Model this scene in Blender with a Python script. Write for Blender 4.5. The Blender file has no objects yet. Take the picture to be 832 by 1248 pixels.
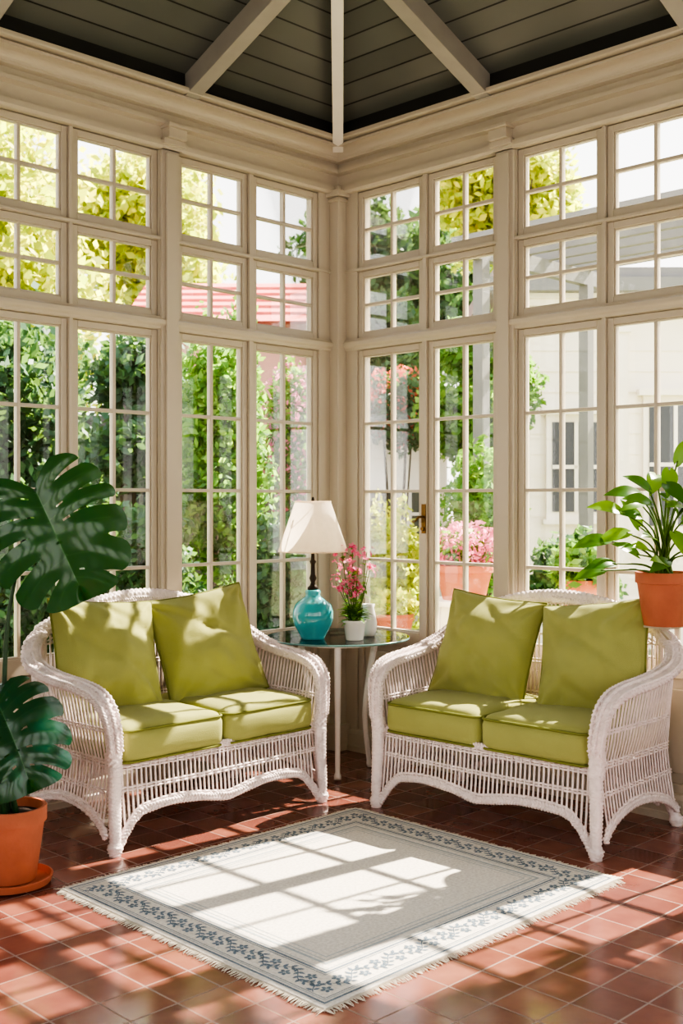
import bpy, bmesh, math, random
import numpy as np
from mathutils import Vector, Matrix, noise
random.seed(3)
rng = np.random.default_rng(5)
PI = math.pi
S2 = math.sqrt(2); D = 6.65; H = 1.45
scene = bpy.context.scene
COL = scene.collection

def diag(lat, dep, z=0.0):
    """metres across / along the bisector of the room corner -> world"""
    return Vector((-D/S2+(dep+lat)/S2, -D/S2+(dep-lat)/S2, z))

# ------------------------------------------------------------------ materials
def s2l(c):
    c = c/255.0
    return c/12.92 if c <= .04045 else ((c+.055)/1.055)**2.4
def rgb(c, k=1.0):
    return (min(1, s2l(c[0])*k), min(1, s2l(c[1])*k), min(1, s2l(c[2])*k), 1)

class NT:
    def __init__(s, name):
        s.m = bpy.data.materials.new(name); s.m.use_nodes = True
        s.t = s.m.node_tree; s.t.nodes.clear()
        s.out = s.t.nodes.new('ShaderNodeOutputMaterial')
    def n(s, typ, **kw):
        nd = s.t.nodes.new('ShaderNode'+typ)
        for k, v in kw.items():
            if k.startswith('i_'):
                nd.inputs[k[2:].replace('_', ' ')].default_value = v
            else:
                setattr(nd, k, v)
        return nd
    def l(s, a, b): s.t.links.new(a, b)
    def math(s, op, a, b=None, c=None):
        nd = s.n('Math', operation=op)
        for i, x in enumerate((a, b, c)):
            if x is None: continue
            if isinstance(x, (int, float)): nd.inputs[i].default_value = x
            else: s.l(x, nd.inputs[i])
        return nd.outputs[0]
    def mix(s, f, a, b):
        nd = s.n('Mix', data_type='RGBA')
        for i, x in ((0, f), (6, a), (7, b)):
            if isinstance(x, (int, float, tuple)): nd.inputs[i].default_value = x
            else: s.l(x, nd.inputs[i])
        return nd.outputs[2]

def pm(name, c, rough=.5, var=.12, nscale=6, bump=0.0, bscale=80, metal=0, spec=.5, transl=0, c2=None, sheen=0, coat=0):
    N = NT(name)
    tc = N.n('TexCoord')
    nz = N.n('TexNoise'); nz.inputs['Scale'].default_value = nscale; nz.inputs['Detail'].default_value = 4
    N.l(tc.outputs['Object'], nz.inputs['Vector'])
    ca = rgb(c, 1-var); cb = rgb(c2 if c2 else c, 1+var)
    rp = N.n('ValToRGB'); rp.color_ramp.elements[0].position = .3; rp.color_ramp.elements[1].position = .7
    rp.color_ramp.elements[0].color = ca; rp.color_ramp.elements[1].color = cb
    N.l(nz.outputs['Fac'], rp.inputs['Fac'])
    p = N.n('BsdfPrincipled'); N.l(rp.outputs['Color'], p.inputs['Base Color'])
    p.inputs['Roughness'].default_value = rough; p.inputs['Metallic'].default_value = metal
    p.inputs['Specular IOR Level'].default_value = spec
    if sheen: p.inputs['Sheen Weight'].default_value = sheen
    if coat: p.inputs['Coat Weight'].default_value = coat; p.inputs['Coat Roughness'].default_value = .05
    if bump:
        b = N.n('TexNoise'); b.inputs['Scale'].default_value = bscale; b.inputs['Detail'].default_value = 3
        N.l(tc.outputs['Object'], b.inputs['Vector'])
        bp = N.n('Bump'); bp.inputs['Strength'].default_value = bump; bp.inputs['Distance'].default_value = .01
        N.l(b.outputs['Fac'], bp.inputs['Height']); N.l(bp.outputs['Normal'], p.inputs['Normal'])
    if transl:
        t = N.n('BsdfTranslucent'); N.l(rp.outputs['Color'], t.inputs['Color'])
        mx = N.n('MixShader'); mx.inputs[0].default_value = transl
        N.l(p.outputs[0], mx.inputs[1]); N.l(t.outputs[0], mx.inputs[2]); N.l(mx.outputs[0], N.out.inputs[0])
    else:
        N.l(p.outputs[0], N.out.inputs[0])
    return N.m

def leafmat(name, ca, cb, rough=.4, transl=.45, attr='tone', cc=None, glow=1.0):
    N = NT(name)
    at = N.n('Attribute', attribute_name=attr)
    rp = N.n('ValToRGB'); e = rp.color_ramp.elements
    e[0].color = rgb(ca); e[1].color = rgb(cb)
    if cc:
        x = e.new(.5); x.color = rgb(cc)
    N.l(at.outputs['Fac'], rp.inputs['Fac'])
    p = N.n('BsdfPrincipled'); N.l(rp.outputs['Color'], p.inputs['Base Color']); p.inputs['Roughness'].default_value = rough
    t = N.n('BsdfTranslucent')
    g = N.mix(.3*glow, rp.outputs['Color'], (.45, .70, .08, 1)) if glow else rp.outputs['Color']
    N.l(g, t.inputs['Color'])
    mx = N.n('MixShader'); mx.inputs[0].default_value = transl
    N.l(p.outputs[0], mx.inputs[1]); N.l(t.outputs[0], mx.inputs[2]); N.l(mx.outputs[0], N.out.inputs[0])
    return N.m

def glassmat(name, tint=(1, 1, 1, 1), refl=.5, rough=0.0):
    N = NT(name)
    tr = N.n('BsdfTransparent'); tr.inputs[0].default_value = tint
    gl = N.n('BsdfGlossy'); gl.inputs['Roughness'].default_value = rough
    fr = N.n('Fresnel'); fr.inputs['IOR'].default_value = 1.45
    f = N.math('MULTIPLY', fr.outputs[0], refl)
    mx = N.n('MixShader'); N.l(f, mx.inputs[0]); N.l(tr.outputs[0], mx.inputs[1]); N.l(gl.outputs[0], mx.inputs[2])
    N.l(mx.outputs[0], N.out.inputs[0])
    return N.m

M_TRIM = pm('trim_paint', (192, 180, 162), .34, .012, 2)
M_MOLD = pm('cornice_paint', (190, 178, 160), .38, .012, 2)
M_GLASS = glassmat('window_glass', (1, 1, 1, 1), .6)
M_TGLASS = glassmat('table_glass', (.80, .93, .90, 1), 1.0)
M_TEDGE = pm('table_glass_edge', (110, 150, 145), .15, .1)
M_WICK = pm('white_wicker', (242, 226, 223), .5, .08, 25, .3, 120)
M_GREEN = pm('green_canvas', (162, 163, 98), .85, .05, 5, .25, 260, sheen=.1, spec=.2)
M_PIPE = pm('green_piping', (124, 128, 66), .8, .06, 5, .2, 260, spec=.2)
M_TEAL = pm('teal_glaze', (64, 168, 178), .12, .12, 8, coat=.6)
M_BRONZE = pm('dark_bronze', (52, 44, 36), .35, .2, 20, metal=.7)
M_BRASS = pm('aged_brass', (110, 84, 50), .3, .15, 20, metal=.9)
M_SHADE = pm('lamp_fabric', (252, 240, 224), .9, .03, 40, .1, 300, transl=.6)
M_TERRA = pm('terracotta', (182, 102, 72), .7, .12, 9, .15, 60)
M_SOIL = pm('soil', (48, 34, 26), .95, .3, 40, .8, 60)
M_WHITE = pm('white_ceramic', (236, 232, 226), .22, .03, 6)
M_STEM = pm('green_stem', (86, 118, 42), .45, .15, 12)
M_DSTEM = pm('dark_stem', (40, 72, 38), .45, .15, 12)
M_BARK = pm('bark', (72, 58, 46), .9, .2, 10, .6, 30)
M_BEAM = pm('rafter_wood', (156, 150, 140), .45, .06, 8, .08, 40)
M_HIP = pm('hip_beam_paint', (232, 225, 212), .4, .04, 6)
M_DARK = pm('dark_plate_wood', (34, 33, 31), .6, .15, 8)

def ceiling_mat():
    N = NT('ceiling_planks')
    uv = N.n('UVMap'); uv.uv_map = 'UVMap'
    sp = N.n('SeparateXYZ'); N.l(uv.outputs[0], sp.inputs[0])
    fr = N.math('FRACT', N.math('DIVIDE', sp.outputs[1], .135))
    g = N.math('LESS_THAN', fr, .07)
    idx = N.math('FLOOR', N.math('DIVIDE', sp.outputs[1], .135))
    cmb = N.n('CombineXYZ'); N.l(N.math('MULTIPLY', sp.outputs[0], .6), cmb.inputs[0]); N.l(N.math('MULTIPLY', idx, 3.7), cmb.inputs[1])
    nz = N.n('TexNoise'); nz.inputs['Scale'].default_value = 2.0; N.l(cmb.outputs[0], nz.inputs['Vector'])
    rp = N.n('ValToRGB'); rp.color_ramp.elements[0].color = rgb((66, 68, 64)); rp.color_ramp.elements[1].color = rgb((112, 113, 106))
    N.l(nz.outputs['Fac'], rp.inputs['Fac'])
    c = N.mix(g, rp.outputs['Color'], rgb((16, 16, 15)))
    p = N.n('BsdfPrincipled'); N.l(c, p.inputs['Base Color']); p.inputs['Roughness'].default_value = .34
    bp = N.n('Bump'); bp.inputs['Strength'].default_value = .7; bp.inputs['Distance'].default_value = .01
    N.l(N.math('SUBTRACT', 1.0, g), bp.inputs['Height']); N.l(bp.outputs[0], p.inputs['Normal'])
    N.l(p.outputs[0], N.out.inputs[0])
    return N.m
M_CEIL = ceiling_mat()

def tile_mat():
    N = NT('terracotta_tiles')
    tc = N.n('TexCoord')
    T = .16
    sp = N.n('SeparateXYZ'); N.l(tc.outputs['Object'], sp.inputs[0])
    x = N.math('DIVIDE', sp.outputs[0], T); y = N.math('DIVIDE', sp.outputs[1], T)
    fx = N.math('FRACT', x); fy = N.math('FRACT', y)
    dx = N.math('MINIMUM', fx, N.math('SUBTRACT', 1.0, fx)); dy = N.math('MINIMUM', fy, N.math('SUBTRACT', 1.0, fy))
    d = N.math('MINIMUM', dx, dy)
    mr = N.n('MapRange', interpolation_type='SMOOTHSTEP'); N.l(d, mr.inputs[0])
    mr.inputs[1].default_value = .008; mr.inputs[2].default_value = .028
    cb = N.n('CombineXYZ'); N.l(N.math('FLOOR', x), cb.inputs[0]); N.l(N.math('FLOOR', y), cb.inputs[1])
    wn = N.n('TexWhiteNoise', noise_dimensions='2D'); N.l(cb.outputs[0], wn.inputs['Vector'])
    nz = N.n('TexNoise'); nz.inputs['Scale'].default_value = 9; nz.inputs['Detail'].default_value = 5; N.l(tc.outputs['Object'], nz.inputs['Vector'])
    f = N.math('ADD', N.math('MULTIPLY', wn.outputs['Value'], .4), N.math('MULTIPLY', nz.outputs['Fac'], .6))
    rp = N.n('ValToRGB'); e = rp.color_ramp.elements
    e[0].position = .15; e[0].color = rgb((104, 62, 56)); e[1].position = .85; e[1].color = rgb((162, 108, 90))
    m = e.new(.5); m.color = rgb((132, 81, 70)); N.l(f, rp.inputs['Fac'])
    c = N.mix(mr.outputs[0], rgb((146, 118, 106)), rp.outputs['Color'])
    p = N.n('BsdfPrincipled'); N.l(c, p.inputs['Base Color'])
    r = N.math('MULTIPLY_ADD', nz.outputs['Fac'], .20, .04)
    r2 = N.math('ADD', r, N.math('MULTIPLY', N.math('SUBTRACT', 1.0, mr.outputs[0]), .4)); N.l(r2, p.inputs['Roughness'])
    p.inputs['Specular IOR Level'].default_value = 1.0
    hgt = N.math('ADD', mr.outputs[0], N.math('MULTIPLY', nz.outputs['Fac'], .25))
    bp = N.n('Bump'); bp.inputs['Strength'].default_value = .25; bp.inputs['Distance'].default_value = .004
    N.l(hgt, bp.inputs['Height']); N.l(bp.outputs[0], p.inputs['Normal'])
    N.l(p.outputs[0], N.out.inputs[0])
    return N.m
M_TILE = tile_mat()

def rug_mat():
    N = NT('rug_weave')
    tc = N.n('TexCoord')
    w1 = N.n('TexWave', bands_direction='X'); w1.inputs['Scale'].default_value = 60; N.l(tc.outputs['Object'], w1.inputs['Vector'])
    w2 = N.n('TexWave', bands_direction='Y'); w2.inputs['Scale'].default_value = 60; N.l(tc.outputs['Object'], w2.inputs['Vector'])
    nz = N.n('TexNoise'); nz.inputs['Scale'].default_value = 90; nz.inputs['Detail'].default_value = 4; N.l(tc.outputs['Object'], nz.inputs['Vector'])
    rp = N.n('ValToRGB'); rp.color_ramp.elements[0].color = rgb((216, 208, 198)); rp.color_ramp.elements[1].color = rgb((242, 236, 226))
    rp.color_ramp.elements[0].position = .3; rp.color_ramp.elements[1].position = .7
    N.l(nz.outputs['Fac'], rp.inputs['Fac'])
    p = N.n('BsdfPrincipled'); N.l(rp.outputs['Color'], p.inputs['Base Color']); p.inputs['Roughness'].default_value = .95
    p.inputs['Specular IOR Level'].default_value = .1
    h = N.math('ADD', N.math('ADD', w1.outputs['Fac'], w2.outputs['Fac']), nz.outputs['Fac'])
    bp = N.n('Bump'); bp.inputs['Strength'].default_value = .4; bp.inputs['Distance'].default_value = .003
    N.l(h, bp.inputs['Height']); N.l(bp.outputs[0], p.inputs['Normal']); N.l(p.outputs[0], N.out.inputs[0])
    return N.m
M_RUG = rug_mat()
M_RUGBLUE = pm('rug_blue_yarn', (122, 135, 147), .95, .2, 60, .3, 200, spec=.1)
M_RUGPALE = pm('rug_pale_blue_yarn', (180, 186, 188), .95, .12, 60, .3, 200, spec=.1)
M_FRINGE = pm('cotton_fringe', (226, 216, 198), .95, .1, 30, spec=.1)

# ------------------------------------------------------------------ mesh builder
class MB:
    def __init__(s): s.v = []; s.f = []; s.m = []; s.a = []
    def add(s, vs, fs, mi=0, attr=None):
        o = len(s.v)
        s.v.extend([tuple(p) for p in vs])
        s.f.extend([tuple(i+o for i in f) for f in fs])
        s.m.extend([mi]*len(fs))
        if attr is None: s.a.extend([0.0]*len(vs))
        elif isinstance(attr, (int, float)): s.a.extend([float(attr)]*len(vs))
        else: s.a.extend(attr)
    def box(s, x0, x1, y0, y1, z0, z1, mi=0):
        x0, x1 = sorted((x0, x1)); y0, y1 = sorted((y0, y1)); z0, z1 = sorted((z0, z1))
        vs = [(x0, y0, z0), (x1, y0, z0), (x1, y1, z0), (x0, y1, z0), (x0, y0, z1), (x1, y0, z1), (x1, y1, z1), (x0, y1, z1)]
        s.add(vs, [(0, 3, 2, 1), (4, 5, 6, 7), (0, 1, 5, 4), (1, 2, 6, 5), (2, 3, 7, 6), (3, 0, 4, 7)], mi)
    def lathe(s, prof, n=32, c=(0, 0, 0), mi=0):
        vs = []; fs = []
        for r, z in prof:
            for i in range(n):
                a = 2*PI*i/n; vs.append((c[0]+r*math.cos(a), c[1]+r*math.sin(a), c[2]+z))
        for k in range(len(prof)-1):
            for i in range(n):
                j = (i+1) % n
                fs.append((k*n+i, k*n+j, (k+1)*n+j, (k+1)*n+i))
        s.add(vs, fs, mi)
    def sweep(s, pts, ring, side=None, closed=False, cap=True, mi=0, attr=None):
        pts = [Vector(p) for p in pts]; n = len(pts)
        T = []
        for i in range(n):
            a = pts[(i-1) % n] if (closed or i > 0) else pts[i]
            b = pts[(i+1) % n] if (closed or i < n-1) else pts[i]
            T.append((b-a).normalized())
        vs = []; sl = 0; A = None; m = None
        for i in range(n):
            if i: sl += (pts[i]-pts[i-1]).length
            t = T[i]
            ref = Vector(side) if side is not None else (A if A is not None else (Vector((0, 0, 1)) if abs(t.z) < .9 else Vector((1, 0, 0))))
            A = (ref-t*ref.dot(t))
            A = A.normalized() if A.length > 1e-6 else Vector((1, 0, 0))
            B = t.cross(A)
            r = ring(i, sl); m = len(r)
            for a, b in r: vs.append(pts[i]+A*a+B*b)
        fs = []
        for i in range(n if closed else n-1):
            for j in range(m):
                k = (j+1) % m; i2 = (i+1) % n
                fs.append((i*m+j, i*m+k, i2*m+k, i2*m+j))
        if cap and not closed:
            fs.append(tuple(range(m-1, -1, -1))); fs.append(tuple((n-1)*m+j for j in range(m)))
        s.add(vs, fs, mi, attr)
    def tube(s, pts, r, n=6, closed=False, mi=0, side=None, attr=None):
        cs = [(math.cos(2*PI*j/n), math.sin(2*PI*j/n)) for j in range(n)]
        N = len(pts)
        if callable(r): rf = r
        elif isinstance(r, (list, tuple)): rf = lambda i: r[0]+(r[1]-r[0])*i/max(1, N-1)
        else: rf = lambda i: r
        s.sweep(pts, lambda i, sl: [(a*rf(i), b*rf(i)) for a, b in cs], side=side, closed=closed, mi=mi, attr=attr)
    def grid(s, fn, nu, nv, mi=0, attr=None, skip=None):
        vs = []; at = []
        for i in range(nu+1):
            for j in range(nv+1):
                vs.append(fn(i/nu, j/nv)); at.append(attr(i/nu, j/nv) if attr else 0.0)
        fs = [(i*(nv+1)+j, (i+1)*(nv+1)+j, (i+1)*(nv+1)+j+1, i*(nv+1)+j+1) for i in range(nu) for j in range(nv) if not (skip and skip(i, j))]
        s.add(vs, fs, mi, at)

def catmull(P, ds):
    P = [Vector(p) for p in P]; out = []
    Q = [P[0]*2-P[1]]+P+[P[-1]*2-P[-2]]
    for i in range(1, len(Q)-2):
        a, b, c, d = Q[i-1:i+3]
        n = max(1, int((c-b).length/ds))
        for k in range(n):
            t = k/n
            out.append(.5*((2*b)+(c-a)*t+(2*a-5*b+4*c-d)*t*t+(3*b-a-3*c+d)*t**3))
    out.append(P[-1])
    return out

def obj(mb, name, mats, parent=None, smooth=True, label=None, category=None, kind=None, group=None,
        loc=None, rot=None, matrix=None, bevel=0, merge=False, attr=None, uv=None, angle=None):
    me = bpy.data.meshes.new(name)
    me.from_pydata(mb.v, [], mb.f)
    if not isinstance(mats, (list, tuple)): mats = [mats]
    for m in mats: me.materials.append(m)
    me.polygons.foreach_set('material_index', mb.m)
    if attr:
        at = me.attributes.new(attr, 'FLOAT', 'POINT'); at.data.foreach_set('value', mb.a)
    if uv:
        ul = me.uv_layers.new(name='UVMap')
        for lp in me.loops: ul.data[lp.index].uv = uv[lp.vertex_index]
    if merge:
        bm = bmesh.new(); bm.from_mesh(me); bmesh.ops.remove_doubles(bm, verts=bm.verts, dist=1e-4); bm.to_mesh(me); bm.free()
    me.polygons.foreach_set('use_smooth', [smooth]*len(me.polygons))
    if smooth and angle:
        me.set_sharp_from_angle(angle=math.radians(angle))
    me.update()
    o = bpy.data.objects.new(name, me); COL.objects.link(o)
    if parent: o.parent = parent
    if matrix is not None: o.matrix_local = matrix
    if loc is not None: o.location = loc
    if rot is not None: o.rotation_euler = rot
    tag(o, label, category, kind, group)
    if bevel:
        b = o.modifiers.new('bevel', 'BEVEL'); b.width = bevel; b.segments = 2; b.limit_method = 'ANGLE'
    return o
def tag(o, label=None, category=None, kind=None, group=None):
    if label: o['label'] = label
    if category: o['category'] = category
    if kind: o['kind'] = kind
    if group: o['group'] = group
def thing(name, loc, label, category, rz=0, group=None):
    e = bpy.data.objects.new(name, None); e.empty_display_size = .1
    COL.objects.link(e); e.location = loc; e.rotation_euler = (0, 0, rz)
    tag(e, label, category, None, group)
    return e
def dup(t, loc, rz, label=None):
    c = t.copy(); COL.objects.link(c); c.location = loc; c.rotation_euler = (0, 0, rz)
    if label: c['label'] = label
    for ch in t.children:
        k = ch.copy(); COL.objects.link(k); k.parent = c
    return c
def frameM(o, ydir, nrm):
    y = Vector(ydir).normalized(); z = Vector(nrm); z = (z-y*z.dot(y)).normalized(); x = y.cross(z)
    M = Matrix((x, y, z)).transposed().to_4x4(); M.translation = Vector(o); return M

# ------------------------------------------------------------------ room shell
def wb(mb, side, s0, s1, p0, p1, z0, z1, mi=0):
    if side == 'left': mb.box(-s1, -s0, -p1, -p0, z0, z1, mi)
    else: mb.box(-p1, -p0, -s1, -s0, z0, z1, mi)

G = [(.19, .62), (.72, 1.13), (1.32, 1.75), (1.84, 2.27), (2.46, 2.89), (2.98, 3.41)]
PIL = [1.225, 2.365, 3.505]
F = .035
wi = [0]; di = [0]
def unit(side, g, z0, z1, rows, cols=2, bottom=None, door=False, handle=0):
    mb = MB(); a, b = g
    P0, P1 = -.065, -.012
    lo = bottom if bottom is not None else z0-F
    wb(mb, side, a-F+.002, a, P0, P1, lo, z1+F-.002); wb(mb, side, b, b+F-.002, P0, P1, lo, z1+F-.002)
    wb(mb, side, a, b, P0, P1, z1, z1+F-.002)
    if bottom is None: wb(mb, side, a, b, P0, P1, lo+.002, z0)
    else:
        wb(mb, side, a, b, P0, P1, z0-.08, z0); wb(mb, side, a, b, P0, P1, lo, lo+.12)
        wb(mb, side, a, b, P0+.015, P1-.018, lo+.12, z0-.08)
        wb(mb, side, a+.05, b-.05, P0+.01, P1-.008, lo+.17, z0-.13)
    w = .0085
    for k in range(1, cols):
        c = a+(b-a)*k/cols; wb(mb, side, c-w, c+w, -.055, -.022, z0, z1)
    for k in range(1, rows):
        c = z0+(z1-z0)*k/rows; wb(mb, side, a, b, -.054, -.023, c-w, c+w)
    for q0, q1 in ((a, a+.008), (b-.008, b)): wb(mb, side, q0, q1, -.05, -.02, z0, z1)
    for q0, q1 in ((z0, z0+.008), (z1-.008, z1)): wb(mb, side, a, b, -.05, -.02, q0, q1)
    if door: di[0] += 1; nm = 'door_%d' % di[0]
    else: wi[0] += 1; nm = 'window_%d' % wi[0]
    o = obj(mb, nm, M_TRIM, smooth=False, kind='structure', bevel=.003,
            label='cream painted glazed french door with divided panes' if door else 'cream painted divided-light window with clear panes')
    gb = MB(); wb(gb, side, a, b, -.040, -.037, z0, z1)
    obj(gb, 'glass_pane', M_GLASS, parent=o, smooth=False, kind='structure')
    if handle:
        hs = handle; hb = MB()
        wb(hb, side, hs-.014, hs+.014, -.004, .010, 1.27, 1.43)
        def P(s, p, z): return Vector((-p, -s, z)) if side == 'right' else Vector((-s, -p, z))
        hb.tube([P(hs, .0, 1.36), P(hs, .045, 1.36)], .007, 10)
        hb.tube(catmull([P(hs, .044, 1.365), P(hs-.012, .048, 1.35), P(hs-.03, .046, 1.335), P(hs-.05, .044, 1.335)], .006), (.007, .005), 10)
        hb.tube([P(hs, .0, 1.295), P(hs, .022, 1.295)], .011, 12)
        obj(hb, 'door_handle', M_BRASS, parent=o, label='aged brass lever handle on its plate', angle=40)

for side in ('left', 'right'):
    mb = MB()
    ZT = 3.32
    wb(mb, side, .0, .155, -.11, 0, 0, ZT)
    for i in range(0, 6, 2):
        wb(mb, side, G[i][1]+F, G[i+1][0]-F, -.11, .004, 0, ZT)
    for i in range(1, 5, 2):
        wb(mb, side, G[i][1]+F, G[i+1][0]-F, -.11, 0, 0, ZT)
    wb(mb, side, G[5][1]+F, 3.62, -.11, 0, 0, ZT)
    for z0, z1 in ((2.32, 2.385), (2.775, 2.795), (3.235, ZT), (0, .04)):
        wb(mb, side, .155, 3.62, -.105, -.002, z0, z1)
    wb(mb, side, 3.62, 5.4, -.11, 0, 0, .9); wb(mb, side, 3.62, 5.4, -.11, 0, 2.3, ZT)
    for s0 in (3.62, 4.45, 5.2): wb(mb, side, s0, s0+.2, -.108, -.001, .9, 2.3)
    obj(mb, 'wall_'+side, M_TRIM, smooth=False, kind='structure', bevel=.003, label='cream painted timber sunroom wall frame')
    for i, g in enumerate(G):
        unit(side, g, .72, 2.285, 4, bottom=.04, door=(side == 'right' and i < 2), handle=(.670 if side == 'right' and i == 1 else 0))
        unit(side, g, 2.42, 2.74, 2)
        unit(side, g, 2.83, 3.20, 2)
for nm, ax in (('wall_back', 0), ('wall_side', 1)):  # unseen walls behind the camera, added with openings to limit fill light
    mb = MB()
    def bx(s0, s1, z0, z1):
        if ax == 0: mb.box(-s1, -s0, -5.41, -5.3, z0, z1)
        else: mb.box(-5.41, -5.3, -s1, -s0, z0, z1)
    bx(0, 5.3, 0, .8); bx(0, 5.3, 2.5, 3.6)
    for s0 in (0, 1.65, 3.3, 4.9): bx(s0, s0+.4, .8, 2.5)
    obj(mb, nm, M_TRIM, smooth=False, kind='structure', label='unseen cream painted wall with openings, added to limit fill light')

tn = [0]
def trim(build, label, mat=M_TRIM, bevel=.003):
    mb = MB(); build(mb); tn[0] += 1
    return obj(mb, 'trim_%d' % tn[0], mat, smooth=False, kind='structure', bevel=bevel, label=label)
def mould(mb, side, prof, s1):
    """extruded moulding with a mitred end in the corner; prof = [(p,z)]"""
    n = len(prof); vs = []
    for e in (0, 1):
        for p, z in prof:
            s = max(p, 0) if e == 0 else s1
            vs.append((-s, -p, z) if side == 'left' else (-p, -s, z))
    fs = [(i, (i+1) % n, n+(i+1) % n, n+i) for i in range(n)] + [tuple(range(n)), tuple(range(2*n-1, n-1, -1))]
    mb.add(vs, fs)
for side in ('left', 'right'):
    for c in PIL:
        def f(mb):
            wb(mb, side, c-.055, c+.055, 0, .022, .12, 3.28)
            wb(mb, side, c-.036, c+.036, .022, .038, .16, 3.22)
            wb(mb, side, c-.062, c+.062, 0, .032, 0, .14)
            wb(mb, side, c-.062, c+.062, .0, .045, 3.235, 3.255)
            wb(mb, side, c-.068, c+.068, .0, .060, 3.255, 3.285)
            wb(mb, side, c-.056, c+.056, .0, .085, 3.285, 3.335)
            wb(mb, side, c-.070, c+.070, .0, .105, 3.335, 3.352)
        trim(f, 'cream painted pilaster with small capital')
    def f(mb):
        mould(mb, side, [(-.01, 2.322), (.012, 2.322), (.016, 2.335), (.027, 2.345), (.030, 2.352), (.030, 2.368), (.018, 2.376), (.014, 2.386), (-.01, 2.386)], 3.62)
    trim(f, 'moulded rail between the doors and the transom windows', bevel=0)
    def f(mb):
        wb(mb, side, .06, 3.62, -.003, .012, 2.777, 2.793)
    trim(f, 'slim moulded rail between the transom rows')
    def f(mb):
        prof = [(-.01, 3.235), (.035, 3.235), (.048, 3.246), (.048, 3.272), (.026, 3.280), (.026, 3.345), (.066, 3.350), (.066, 3.372), (.036, 3.380), (.036, 3.412), (.070, 3.416), (.070, 3.428)]
        for k in range(7):
            t = k/6*PI/2; prof.append((.074+.055*(1-math.cos(t)), 3.430+.036*math.sin(t)))
        prof += [(.155, 3.467), (.155, 3.480), (.134, 3.484), (.134, 3.490), (.182, 3.494), (.185, 3.498), (.185, 3.515), (-.01, 3.515)]
        mould(mb, side, prof, 5.4)
    trim(f, 'deep cream cornice moulding under the roof', M_MOLD, 0)
    mb = MB()
    mould(mb, side, [(-.01, 0), (.026, 0), (.026, .03), (.020, .036), (.020, .10), (.010, .118), (-.01, .122)], 3.62)
    obj(mb, 'baseboard_'+side, M_TRIM, smooth=False, kind='structure', label='cream painted moulded baseboard')
    def f(mb):
        wb(mb, side, 0, 5.4, -.1, .15, 3.517, 3.61)
    trim(f, 'dark timber wall plate under the rafters', M_DARK)
def f(mb):
    mb.box(-.07, 0, -.07, 0, 0, 3.28); mb.box(-.10, 0, -.10, 0, 0, .15); mb.box(-.085, 0, -.085, 0, 3.19, 3.205)
    mb.box(-.10, 0, -.10, 0, 3.215, 3.25)
trim(f, 'square corner post with capital')

mb = MB(); mb.box(-5.5, .1, -5.5, .1, -.1, 0)
obj(mb, 'floor', M_TILE, smooth=False, kind='structure', label='glossy square terracotta tile floor')

# hipped ceiling
RW = 5.3; ap = RW/2; m_ = .42; z0c = 3.53; Z = z0c+m_*ap
me = MB()
A = (0, 0, z0c); B = (-RW, 0, z0c); C = (-RW, -RW, z0c); E = (0, -RW, z0c); P = (-ap, -ap, Z)
vs = [A, B, P, E, A, P, B, C, P, C, E, P]
me.add(vs, [(0, 1, 2), (3, 4, 5), (6, 7, 8), (9, 10, 11)])
sl = ap*math.sqrt(1+m_*m_)
uv = [(0, 0), (RW, 0), (ap, sl)]*4
obj(me, 'ceiling', M_CEIL, smooth=False, kind='structure', uv=uv, label='dark grey tongue-and-groove hipped ceiling')
def beam(mb, p0, p1, w, dpt, up=Vector((0, 0, 1))):
    p0 = Vector(p0); p1 = Vector(p1)
    mb.sweep([p0, p1], lambda i, s_: [(-w/2, -dpt/2), (w/2, -dpt/2), (w/2, dpt/2), (-w/2, dpt/2)], side=(p1-p0).cross(up).normalized())
def f(mb): beam(mb, (-.10, -.10, z0c+.10*m_-.06), (-ap, -ap, Z-.04), .060, .13)
trim(f, 'pale painted hip beam rising from the corner', M_HIP)
for s_ in (1.19, 2.33, 3.45):
    q = s_-.05 if s_ < ap else RW-s_
    def f(mb): beam(mb, (-s_, -.06, z0c-.02), (-s_, -q, z0c+q*m_-.05), .085, .12)
    trim(f, 'pale grey timber rafter under the plank ceiling', M_BEAM)
    def f(mb): beam(mb, (-.06, -s_, z0c-.02), (-q, -s_, z0c+q*m_-.05), .085, .12)
    trim(f, 'pale grey timber rafter under the plank ceiling', M_BEAM)

# ------------------------------------------------------------------ wicker loveseat
def band(mb, path, af, bf, side, amp=.0035, n=20, per=.020):
    L = len(path)
    def ring(i, s):
        t = i/(L-1); a = af(t); b = bf(t); o = []
        for j in range(n):
            th = 2*PI*j/n
            k = amp*math.sin(2*PI*s/per+(PI if (j//2) % 2 else 0))
            c, sn = math.cos(th), math.sin(th)
            ex = .8
            o.append((math.copysign(abs(c)**ex, c)*(a+k), math.copysign(abs(sn)**ex, sn)*(b+k)))
        return o
    mb.sweep(path, ring, side=side)
def weave(mb, path, r=.0045, amp=.005, per=.044, nrm=Vector((0, 1, 0)), ph=0):
    P = catmull(path, .011); s = 0; o = []
    for i, p in enumerate(P):
        if i: s += (p-P[i-1]).length
        o.append(p+nrm*amp*math.sin(2*PI*s/per+ph))
    mb.tube(o, r, 5)
def braid(mb, path, r, nrm, per=.045):
    """three-ply braided border rope"""
    P = catmull(path, .006)
    for q in range(3):
        s = 0; o = []
        for i, p in enumerate(P):
            if i: s += (p-P[i-1]).length
            t = (P[min(i+1, len(P)-1)]-P[max(i-1, 0)]).normalized()
            b = t.cross(nrm).normalized(); a = 2*PI*s/per+2*PI*q/3
            o.append(p+b*r*1.1*math.sin(a)+nrm*r*.6*math.sin(2*a))
        mb.tube(o, r*.62, 6)

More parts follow.
